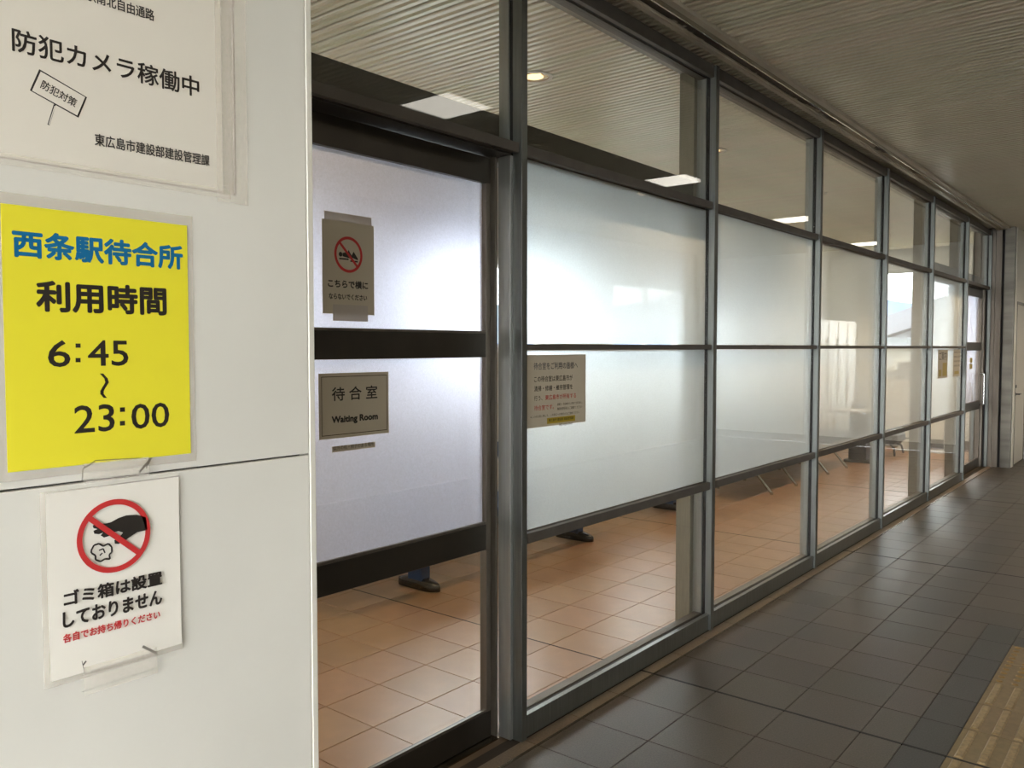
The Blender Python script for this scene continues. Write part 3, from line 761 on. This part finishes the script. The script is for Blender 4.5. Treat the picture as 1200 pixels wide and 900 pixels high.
# 3 no bins notice
ya, za = px(50, 577, XW); yb_, zb_ = px(212, 755, XW)
t = thing('no_bins_notice', (XW, (ya + yb_) / 2, zb_), 'white notice with a red crossed out hand dropping litter, taped below the yellow poster', 'notice')
sheet('laminate', 'lam', t, P0 + 0.0018, ya - 0.006, yb_ + 0.0, zb_ - 0.006, za, 0.0005, curl=0.0015, seed=1)
sheet('paper', 'paperw', t, P0 + 0.0028, ya + 0.002, yb_ - 0.001, zb_ + 0.003, za - 0.002, 0.0005, curl=0.0015, seed=1)
XT = P0 + 0.0074
cyc, czc = px(134.5, 628, XT); rr = (px(177.5, 628, XT)[0] - px(91, 628, XT)[0]) / 2
b = MB(); disc(b, XT, cyc, czc, rr * 0.855, rr)
bar(b, XT + 0.0003, cyc, czc, rr * 0.90, rr * 0.075, math.radians(-42)); b.build('prohibition_ring', 'inkred', t)
hand = MB()
hp = [(171, 606), (160, 603.5), (148, 604), (139, 607), (130, 612), (124, 613.5), (113, 613.5), (108.5, 616), (109.5, 619), (114, 620), (109.5, 622), (110.5, 625.5), (116, 626), (121, 624), (118, 627.5), (122, 630), (128, 628), (134, 623.5), (139, 622.5), (144, 624), (140, 630), (134, 633), (134.5, 637), (139, 637.5), (147, 633), (154, 628), (161, 623.5), (173, 621)]
hand.flat(XT, [px(a, b_, XT) for a, b_ in hp]); hand.build('hand_pictogram', 'ink', t)
lit = MB(); ol = [(107, 645), (110, 639), (116, 637), (121, 640), (127, 637), (131, 641), (131, 647), (128, 650), (129, 655), (123, 655), (118, 658), (112, 656), (112, 651), (107, 648)]
oq = [px(a, b_, XT) for a, b_ in ol]; oc = (sum(p[0] for p in oq) / len(oq), sum(p[1] for p in oq) / len(oq))
wd = 0.0013
for p, q_ in zip(oq, oq[1:] + oq[:1]):
    d = Vector((q_[0] - p[0], q_[1] - p[1])).normalized(); nrm = Vector((-d.y, d.x)) * wd
    lit.flat(XT, [(p[0] - nrm.x, p[1] - nrm.y), (q_[0] - nrm.x, q_[1] - nrm.y), (q_[0] + nrm.x, q_[1] + nrm.y), (p[0] + nrm.x, p[1] + nrm.y)])
for p, q_ in (((116, 645), (121, 643)), ((121, 643), (123, 648)), ((117, 651), (120, 648))):
    p, q_ = px(*p, XT), px(*q_, XT); d = Vector((q_[0] - p[0], q_[1] - p[1])).normalized(); nrm = Vector((-d.y, d.x)) * wd * .8
    lit.flat(XT, [(p[0] - nrm.x, p[1] - nrm.y), (q_[0] - nrm.x, q_[1] - nrm.y), (q_[0] + nrm.x, q_[1] + nrm.y), (p[0] + nrm.x, p[1] + nrm.y)])
lit.build('litter_pictogram', 'ink', t)
text_px('ゴミ箱は設置', 75, 694, 190, 711, XT, 'ink', t, 0.035)
text_px('しておりません', 74, 718, 190, 736, XT, 'ink', t, 0.035)
text_px('各自でお持ち帰りください', 74, 744, 188, 754, XT, 'inkred', t, 0.03)
a = pr(95, 541, 172, 560, XW); z0_, z1_ = px(130, 562, XW)[1], px(130, 539, XW)[1]
sheet('tape', 'tape', t, P0 + 0.0075, a[0], a[1], z0_, z1_, 0.0004)
a = pr(95, 765, 182, 790, XW); z0_, z1_ = px(140, 800, XW)[1], px(140, 768, XW)[1]
sheet('tape', 'tape', t, P0 + 0.0075, a[0], a[1], z0_, z1_, 0.0004)
for p, q_, w_ in (((94, 549), (108, 540), .9), ((108, 539), (160, 536.5), .6), ((173, 537), (160, 553), 1.6), ((174, 536), (168, 548), 1.0), ((94, 549), (93, 563), .6), ((93, 773), (97, 790), .4), ((164, 756), (180, 764), 1.8), ((93, 790), (182, 765), .35), ((93, 809), (181, 781), .3), ((94, 778), (98, 773), 1.2), ((94, 562), (160, 557), .3)):
    p, q_ = px(*p, XW), px(*q_, XW); d = Vector((q_[0] - p[0], q_[1] - p[1])).normalized(); nrm = Vector((-d.y, d.x)) * w_ * 0.0011
    MB().flat(P0 + 0.0082, [(p[0] - nrm.x, p[1] - nrm.y), (q_[0] - nrm.x, q_[1] - nrm.y), (q_[0] + nrm.x, q_[1] + nrm.y), (p[0] + nrm.x, p[1] + nrm.y)]).build('tape_crease', 'taped', t)

# ================================================================== NOTICES ON THE DOOR AND THE GLASS
XDg = XD - 0.017 + 0.004
t = thing('no_lying_notice', (XDg, 1.745, 1.64), 'greyish notice with a red crossed out lying figure, taped to the upper door pane', 'notice')
ya, za = px(377, 256, XDg); yb_, zb_ = px(438.5, 369.5, XDg)
sheet('paper', 'papertan', t, XDg, ya, yb_, zb_, za, 0.0008)
XT = XDg + 0.0012
a = pr(380, 247, 435, 260, XDg); sheet('tape', 'tapew', t, XDg, a[0], a[1], za, za + 0.026, 0.0006)
a = pr(390, 370, 431, 377, XDg); sheet('tape', 'tapew', t, XDg + 0.0009, a[0], a[1], zb_ - 0.022, zb_ + 0.03, 0.0004)
cyc, czc = px(408.5, 298.5, XT); rr = (px(425, 298, XT)[0] - px(392, 298, XT)[0]) / 2
b = MB(); disc(b, XT, cyc, czc, rr * 0.84, rr); bar(b, XT + 0.0003, cyc, czc, rr * 0.92, rr * 0.075, math.radians(-45)); b.build('prohibition_ring', 'inkred', t)
b = MB(); u = rr
disc(b, XT, cyc - .56 * u, czc - .02 * u, 0.0, .13 * u, 16)
b.flat(XT, [(cyc - .42 * u, czc - .12 * u), (cyc - .42 * u, czc + .06 * u), (cyc - .05 * u, czc + .16 * u), (cyc + .0 * u, czc + .27 * u), (cyc + .1 * u, czc + .12 * u), (cyc + .22 * u, czc - .02 * u), (cyc + .36 * u, czc + .2 * u), (cyc + .66 * u, czc - .16 * u), (cyc + .66 * u, czc - .26 * u), (cyc + .3 * u, czc - .16 * u), (cyc + .1 * u, czc - .2 * u)])
b.flat(XT, [(cyc - .66 * u, czc - .3 * u), (cyc - .66 * u, czc - .22 * u), (cyc - .0 * u, czc - .22 * u), (cyc - .0 * u, czc - .3 * u)]); b.flat(XT, [(cyc + .12 * u, czc - .38 * u), (cyc + .12 * u, czc - .3 * u), (cyc + .66 * u, czc - .3 * u), (cyc + .66 * u, czc - .38 * u)])
b.build('lying_figure_pictogram', 'ink', t)
text_px('こちらで横に', 384.5, 327, 431, 336, XT, 'ink', t, 0.035)
text_px('ならないでください', 385.5, 343.5, 430, 350, XT, 'ink', t, 0.03)
ya, za = px(373, 438, XDg); yb_, zb_ = px(455.5, 507, XDg)
t = thing('waiting_room_sign', (XDg, 1.765, 1.247), 'beige framed sign reading Waiting Room on the lower frosted door pane', 'sign')
sheet('plate', 'papertan', t, XDg, ya, yb_, zb_, za, 0.0010)
i0 = (ya + 0.010, yb_ - 0.008, zb_ + 0.010, za - 0.010); k = 0.0022
MB().flat(XDg + .0013, [(i0[0], i0[2]), (i0[1], i0[2]), (i0[1], i0[2] + k), (i0[0], i0[2] + k)]).flat(XDg + .0013, [(i0[0], i0[3]), (i0[1], i0[3]), (i0[1], i0[3] - k), (i0[0], i0[3] - k)]).flat(XDg + .0013, [(i0[0], i0[2]), (i0[0] + k, i0[2]), (i0[0] + k, i0[3]), (i0[0], i0[3])]).flat(XDg + .0013, [(i0[1], i0[2]), (i0[1] - k, i0[2]), (i0[1] - k, i0[3]), (i0[1], i0[3])]).build('border_line', 'inkbrown', t)
XT = XDg + 0.0014
text_px('待 合 室', 389, 454, 442, 470, XT, 'ink', t, 0.014)
text_px('Waiting Room', 389, 488.5, 442.5, 498, XT, 'ink', t, 0.05)
ya, za = px(389, 523.5, XDg); yb_, zb_ = px(439.5, 524, XDg)
t = thing('small_label', (XDg, 1.76, 1.19), 'small narrow beige label strip stuck just below the waiting room sign', 'label')
sheet('strip', 'papertan', t, XDg, ya, yb_, zb_, za, 0.0006)
text_px('以外の机・椅子のある場所', 391, 523, 438, 528, XDg + .0009, 'ink', t, 0.0)
# notice on the second bay
XN = XG + 0.0045
ya, yb_, zb_, za = 2.522, 2.938, 1.215, 1.508
ya, za = px(616.5, 416, XN); yb_, zb_ = px(686, 494, XN)
t = thing('user_notice', (XN, (ya + yb_) / 2, zb_), 'beige notice with black and red text in the frosted pane right of the door', 'notice')
sheet('paper', 'papertan', t, XN, ya, yb_, zb_, za, 0.0008)
XT = XN + 0.0011
def tl(s, xl, yt, xr, yb, m, bold=0.0): text_px(s, xl, yt, xr, yb, XT, m, t, bold)
tl('待合室をご利用の皆様へ', 625.5, 425, 677, 433.5, 'inknavy', 0.004)
tl('この待合室は東広島市が', 626, 441, 671, 448, 'ink', 0.006)
tl('清掃・修繕・維持管理を', 626, 452.5, 671, 459, 'ink', 0.006)
tl('行う、', 626, 464, 635.5, 470, 'ink', 0.006)
tl('東広島市が所有する', 639, 463, 675, 469, 'inkred', 0.006)
tl('待合室です。', 626, 475.5, 649, 481.5, 'inkred', 0.006)
tl('金曜日・平日8時から17時まで(祝日除く)', 653, 472.5, 682, 476, 'ink'); tl('無断使用等はご遠慮ください', 653, 477.5, 682, 481, 'ink')
tl('※この待合室に関して、ＪＲ窓口への問合せはご遠慮ください', 621.5, 487.5, 679, 490.5, 'ink')
a, c = px(641, 490, XT), px(674, 494, XT)
MB().flat(XT, [(a[0], a[1]), (c[0], a[1]), (c[0], a[1] - .024), (a[0], a[1] - .024)]).build('yellow_strip', 'yellowd', t)
XT += 0.0003
tl('東広島市 建設部 建設管理課', 643, 491, 672, 494.5, 'ink', 0.006)
tl('082-420-0947', 655, 496.6, 671, 499.4, 'ink')
# two notices in the last frosted bay and the yellow stickers of the far door
t = thing('map_notice', (XN, 9.66, 1.21), 'left one of the two small notices in the last frosted bay, yellow and grey', 'notice')
sheet('paper', 'papertan', t, XN, 9.45, 9.90, 1.21, 1.508, 0.0008)
MB().flat(XN + .0012, [(9.66, 1.23), (9.86, 1.23), (9.86, 1.37), (9.66, 1.37)]).flat(XN + .0012, [(9.49, 1.23), (9.62, 1.23), (9.62, 1.30), (9.49, 1.30)]).build('yellow_field', 'yellowd', t)
lettering('ご案内', XN + .0013, 9.50, 1.40, 9.84, 1.49, 'ink', t, .004)
t = thing('rules_notice', (XN, 10.35, 1.21), 'right one of the two small notices in the last frosted bay, pale with text', 'notice')
sheet('paper', 'papertan', t, XN, 10.18, 10.53, 1.21, 1.512, 0.0008)
for i in range(4): lettering('待合室をご利用', XN + .0013, 10.21, 1.47 - .05 * i, 10.50, 1.49 - .05 * i, 'inkbrown', t, .004)
MB().flat(XN + .0012, [(10.24, 1.235), (10.47, 1.235), (10.47, 1.27), (10.24, 1.27)]).build('orange_field', 'yellowd', t)
t = thing('door_sticker', (-2.058, 11.45, 1.30), 'two small yellow squares stuck one above the other on the far sliding door', 'sticker')
MB().box(-2.0585, -2.0570, 11.36, 11.52, 1.345, 1.405).build('upper_sticker', 'yellowd', t)
MB().box(-2.0585, -2.0570, 11.36, 11.52, 1.27, 1.33).build('lower_sticker', 'yellowd', t)

# ================================================================== WAITING ROOM FURNITURE
def beam_bench(y_feet, y0, y1, label, navy=True):
    X = -3.77
    t = thing('beam_bench', (X, y0, 0), label, 'bench', 'blue beam benches along the room')
    for yf in y_feet:
        # T foot lying across, rounded ends
        b = MB(); n = 10; prof = []
        for i in range(n + 1):
            u = -1 + 2 * i / n; wv = 0.048 * math.sqrt(max(0.05, 1 - (abs(u)) ** 6)); hh = 0.042 + 0.032 * (1 - u * u); prof.append((X + 0.18 * u, wv, hh))
        for (xa, wa, ha), (xb, wb, hb) in zip(prof, prof[1:]):
            q = []
            for xx, ww, hh in ((xa, wa, ha), (xb, wb, hb)):
                q.append([b.b.verts.new(p) for p in ((xx, yf - ww, 0.004), (xx, yf - ww, hh * .7), (xx, yf - ww * .55, hh), (xx, yf + ww * .55, hh), (xx, yf + ww, hh * .7), (xx, yf + ww, 0.004))])
            for k_ in range(6): b.b.faces.new((q[0][k_], q[0][(k_ + 1) % 6], q[1][(k_ + 1) % 6], q[1][k_]))
            if xa == prof[0][0]: b.b.faces.new(q[0])
            if xb == prof[-1][0]: b.b.faces.new(q[1][::-1])
        bmesh.ops.remove_doubles(b.b, verts=b.b.verts, dist=1e-5)
        ft = b.build('foot', 'dark', t, smooth=True)
        MB().box(X - 0.062, X + 0.062, yf - 0.040, yf + 0.040, 0.045, 0.34, bev=0.004).build('pedestal', 'navy', t)
    MB().box(X - 0.03, X + 0.03, y0, y1, 0.34, 0.40, bev=0.004).build('beam', 'navy', t)
    n = round((y1 - y0) / 0.56)
    for i in range(n):
        c = y0 + (i + 0.5) * (y1 - y0) / n
        b = MB(); seg = 8; g = []
        prof = [(0.24, 0.415), (0.20, 0.43), (0.05, 0.415), (-0.12, 0.405), (-0.19, 0.43), (-0.23, 0.52), (-0.27, 0.72), (-0.29, 0.80)]
        for (dx, z) in prof:
            g.append([b.b.verts.new((X + dx, c + 0.235 * (-1 + 2 * j / seg), z + 0.018 * (2 * j / seg - 1) ** 2)) for j in range(seg + 1)])
        for r_, s_ in zip(g, g[1:]):
            for j in range(seg): b.b.faces.new((r_[j], r_[j + 1], s_[j + 1], s_[j]))
        so = b.build('seat', 'seatblue', t, smooth=True); md = so.modifiers.new('s', 'SOLIDIFY'); md.thickness = 0.012
    return t
beam_bench([3.68, 5.41], 3.05, 5.85, 'blue beam bench whose dark feet show through the door pane and the next pane')
beam_bench([6.98], 6.45, 7.6, 'blue beam bench behind the second bay, its foot beside the column')
def chrome_bench(yc, label, X=-3.62):
    t = thing('padded_bench', (X, yc, 0), label, 'bench', 'dark benches on chrome legs')
    for s in (-1, 1):
        yy = yc + s * 0.35
        b = MB().tube([(X + 0.30, yy, 0.012), (X + 0.06, yy - .02, 0.30), (X - 0.12, yy - .02, 0.30), (X - 0.30, yy, 0.012)], 0.014)
        b.cyl((X + 0.30, yy, 0.0), (X + 0.30, yy, 0.03), 0.018, n=12).cyl((X - 0.30, yy, 0.0), (X - 0.30, yy, 0.03), 0.018, n=12)
        b.build('leg', 'chrome', t)
    MB().box(X - .04, X + .04, yc - .80, yc + .80, .30, .35, bev=.004).build('beam', 'charcoal', t)
    for i in range(3):
        c = yc - .57 + .57 * i
        MB().box(X - .26, X + .26, c - .27, c + .27, .36, .43, bev=.02).build('seat', 'charcoal', t)
        MB().box(X - .33, X - .27, c - .26, c + .26, .40, .82, bev=.02).build('backrest', 'charcoal', t)
    return t
chrome_bench(8.70, 'dark padded bench on slanting chrome legs behind the third bay')
chrome_bench(10.45, 'dark padded bench on slanting chrome legs behind the fourth bay')
t = thing('pedestal_table', (-3.38, 11.55, 0), 'dark grey block pedestal standing beyond the dark benches', 'table')
MB().box(-3.50, -3.27, 11.45, 11.65, 0.035, 0.66, bev=.006).build('pedestal', 'charcoal', t); MB().box(-3.55, -3.16, 11.4, 11.7, 0, .035, bev=.006).build('foot', 'charcoal', t)
MB().box(-3.72, -3.05, 11.32, 11.90, .66, .69, bev=.006).build('tabletop', 'boxgrey', t)
t = thing('lounge_chair', (-3.38, 12.6, 0), 'charcoal lounge chair with curved legs near the far wall', 'chair')
MB().box(-3.66, -3.12, 12.32, 12.86, .17, .34, bev=.05).build('seat', 'charcoal', t); MB().box(-3.76, -3.66, 12.34, 12.84, .3, .72, bev=.04).build('backrest', 'charcoal', t)
for sx in (-1, 1):
    for sy in (-1, 1):
        MB().tube([(-3.39 + sx * .12, 12.6 + sy * .1, .18), (-3.39 + sx * .22, 12.6 + sy * .2, .12), (-3.39 + sx * .24, 12.6 + sy * .23, 0.008)], .014).build('leg', 'charcoal', t)
t = thing('sign_stand', (-3.16, 13.25, 0), 'slim post on a pale tapering base in front of the far wall', 'stand')
b = MB()
t4 = [(-.19, -.16), (.19, -.16), (.19, .16), (-.19, .16)]
A = [b.b.verts.new((-3.16 + a, 13.25 + c, 0.004)) for a, c in t4]; B = [b.b.verts.new((-3.16 + a * .35, 13.25 + c * .35, 0.16)) for a, c in t4]
for i in range(4): b.b.faces.new((A[i], A[(i + 1) % 4], B[(i + 1) % 4], B[i]))
b.b.faces.new(A[::-1]); b.b.faces.new(B); b.build('base', 'boxgrey', t)
MB().cyl((-3.16, 13.25, .15), (-3.16, 13.25, 1.12), .022, n=14).build('post', 'boxgrey', t)
MB().box(-3.36, -2.96, 13.24, 13.26, 1.05, 1.32, bev=.004).build('sign_board', 'boxgrey', t)
t = thing('round_stand', (-2.70, 13.3, 0), 'low round steel stand base by the far wall behind the last frosted bay', 'stand')
MB().cyl((-2.70, 13.3, 0.0), (-2.70, 13.3, 0.02), .22, .20, n=28).build('base', 'boxgrey', t); MB().cyl((-2.70, 13.3, .02), (-2.70, 13.3, .78), .02, n=12).build('post', 'boxgrey', t)
# lockers: ten columns, three doors each
def locker_unit(y0, label):
    x0, x1, wdt, H = -4.55, -4.02, 0.435, 1.93
    t = thing('locker_unit', (x0, y0, 0), label, 'locker', 'white coin lockers along the rear wall')
    MB().box(x0, x1, y0 + .001, y0 + wdt - .001, 0, H, bev=.003).build('body', 'locker', t)
    hs = [(0.06, .66), (.68, 1.28), (1.30, 1.90)]
    for z0, z1 in hs:
        d = MB().box(x1, x1 + .018, y0 + .012, y0 + wdt - .022, z0, z1, bev=.004).build('door', 'locker', t)
        MB().cyl((x1 + .018, y0 + wdt - .05, (z0 + z1) / 2 - .04), (x1 + .045, y0 + wdt - .05, (z0 + z1) / 2 - .04), .022, n=14).cyl((x1 + .018, y0 + wdt - .05, (z0 + z1) / 2 + .03), (x1 + .036, y0 + wdt - .05, (z0 + z1) / 2 + .03), .026, n=14).build('lock', 'lockline', d)
    return t
labs = ['white coin locker column at the near end of the locker row', 'second coin locker column from the near end of the row', 'third coin locker column from the near end', 'fourth coin locker column from the near end', 'fifth coin locker column from the near end', 'fifth coin locker column from the far wall', 'fourth coin locker column from the far wall', 'third coin locker column from the far wall', 'second coin locker column from the far wall', 'white coin locker column nearest the far wall']
first = locker_unit(9.05, labs[0])
for i in range(1, 10):
    c = copy_tree(first, None, (0, .436 * i, 0)); c['label'] = labs[i]
t = thing('casing_box', (-4.25, 10.0, 1.93), 'pale grey casing lying on top of the white lockers', 'box')
MB().box(-4.52, -4.05, 9.25, 10.70, 1.932, 2.13, bev=.01).build('body', 'boxgrey', t); MB().box(-4.05, -4.03, 9.20, 10.74, 2.09, 2.135, bev=.004).build('lid_edge', 'boxgrey', t)

# ================================================================== OUTSIDE THE FAR WINDOW
GZ = -6.0
sbox('ground', 'ground', -400, 400, -300, 700, GZ - 0.5, GZ)
t = thing('hall_building', (-12.5, 52, GZ), 'white hall with a long pale sloping roof seen through the far window', 'building')
b = MB()
pr_ = [(-22.0, GZ), (-22.0, -0.9), (-6.0, 4.5), (8, -0.9), (8, GZ)]
A = [b.b.verts.new((x, 50, z)) for x, z in pr_]; B = [b.b.verts.new((x, 70, z)) for x, z in pr_]
b.b.faces.new(A); b.b.faces.new(B[::-1])
for i in range(5): b.b.faces.new((A[i], A[(i + 1) % 5], B[(i + 1) % 5], B[i]))
b.build('wall', 'wallw', t)
b = MB()
for (p, q_) in (((-23.0, -1.25), (-6, 4.55)), ((-6, 4.55), (9, -1.25))):
    x0, z0 = p; x1, z1 = q_
    v = [b.b.verts.new(c) for c in ((x0, 48.6, z0), (x1, 48.6, z1), (x1, 71, z1), (x0, 71, z0), (x0, 48.6, z0 + 1.1), (x1, 48.6, z1 + 1.1), (x1, 71, z1 + 1.1), (x0, 71, z0 + 1.1))]
    for f_ in ((0, 1, 2, 3), (4, 7, 6, 5), (0, 4, 5, 1), (1, 5, 6, 2), (2, 6, 7, 3), (3, 7, 4, 0)): b.b.faces.new([v[i] for i in f_])
b.build('roof', 'roofw', t)
t = thing('beige_building', (-11.6, 42, GZ), 'low beige building with rows of windows in front of the white hall', 'building')
box('wall', 'wallb', t, -14.5, -9.8, 40, 45, GZ, 1.5)
box('roof', 'roofw', t, -14.8, -9.6, 39.7, 45.3, 1.5, 1.68)
box('upper_roof', 'roofg', t, -14.4, -9.9, 40.5, 44.5, 1.68, 1.98)
for j in range(3):
    for i in range(7): box('window', 'panew', t, -14.2 + i * .58, -13.85 + i * .58, 39.97, 40.0, 0.75 - j * 1.2, 1.1 - j * 1.2)
# hills
t = MB(); n = 60; R = 600; pts = []
for i in range(n + 1):
    a = math.radians(60 + 80 * i / n); hgt = 36 + 4 * math.sin(i * .35) + 2.5 * math.sin(i * .9 + 1)
    pts.append((R * math.cos(a), R * math.sin(a), hgt))
for p, q_ in zip(pts, pts[1:]):
    t.quad([(p[0] * .8, p[1] * .8, GZ), (q_[0] * .8, q_[1] * .8, GZ), (q_[0], q_[1], q_[2]), (p[0], p[1], p[2])])
    t.quad([(p[0], p[1], p[2]), (q_[0], q_[1], q_[2]), (q_[0] * 1.25, q_[1] * 1.25, GZ), (p[0] * 1.25, p[1] * 1.25, GZ)])
o = t.build('hills', 'hill', smooth=True); o['kind'] = 'structure'
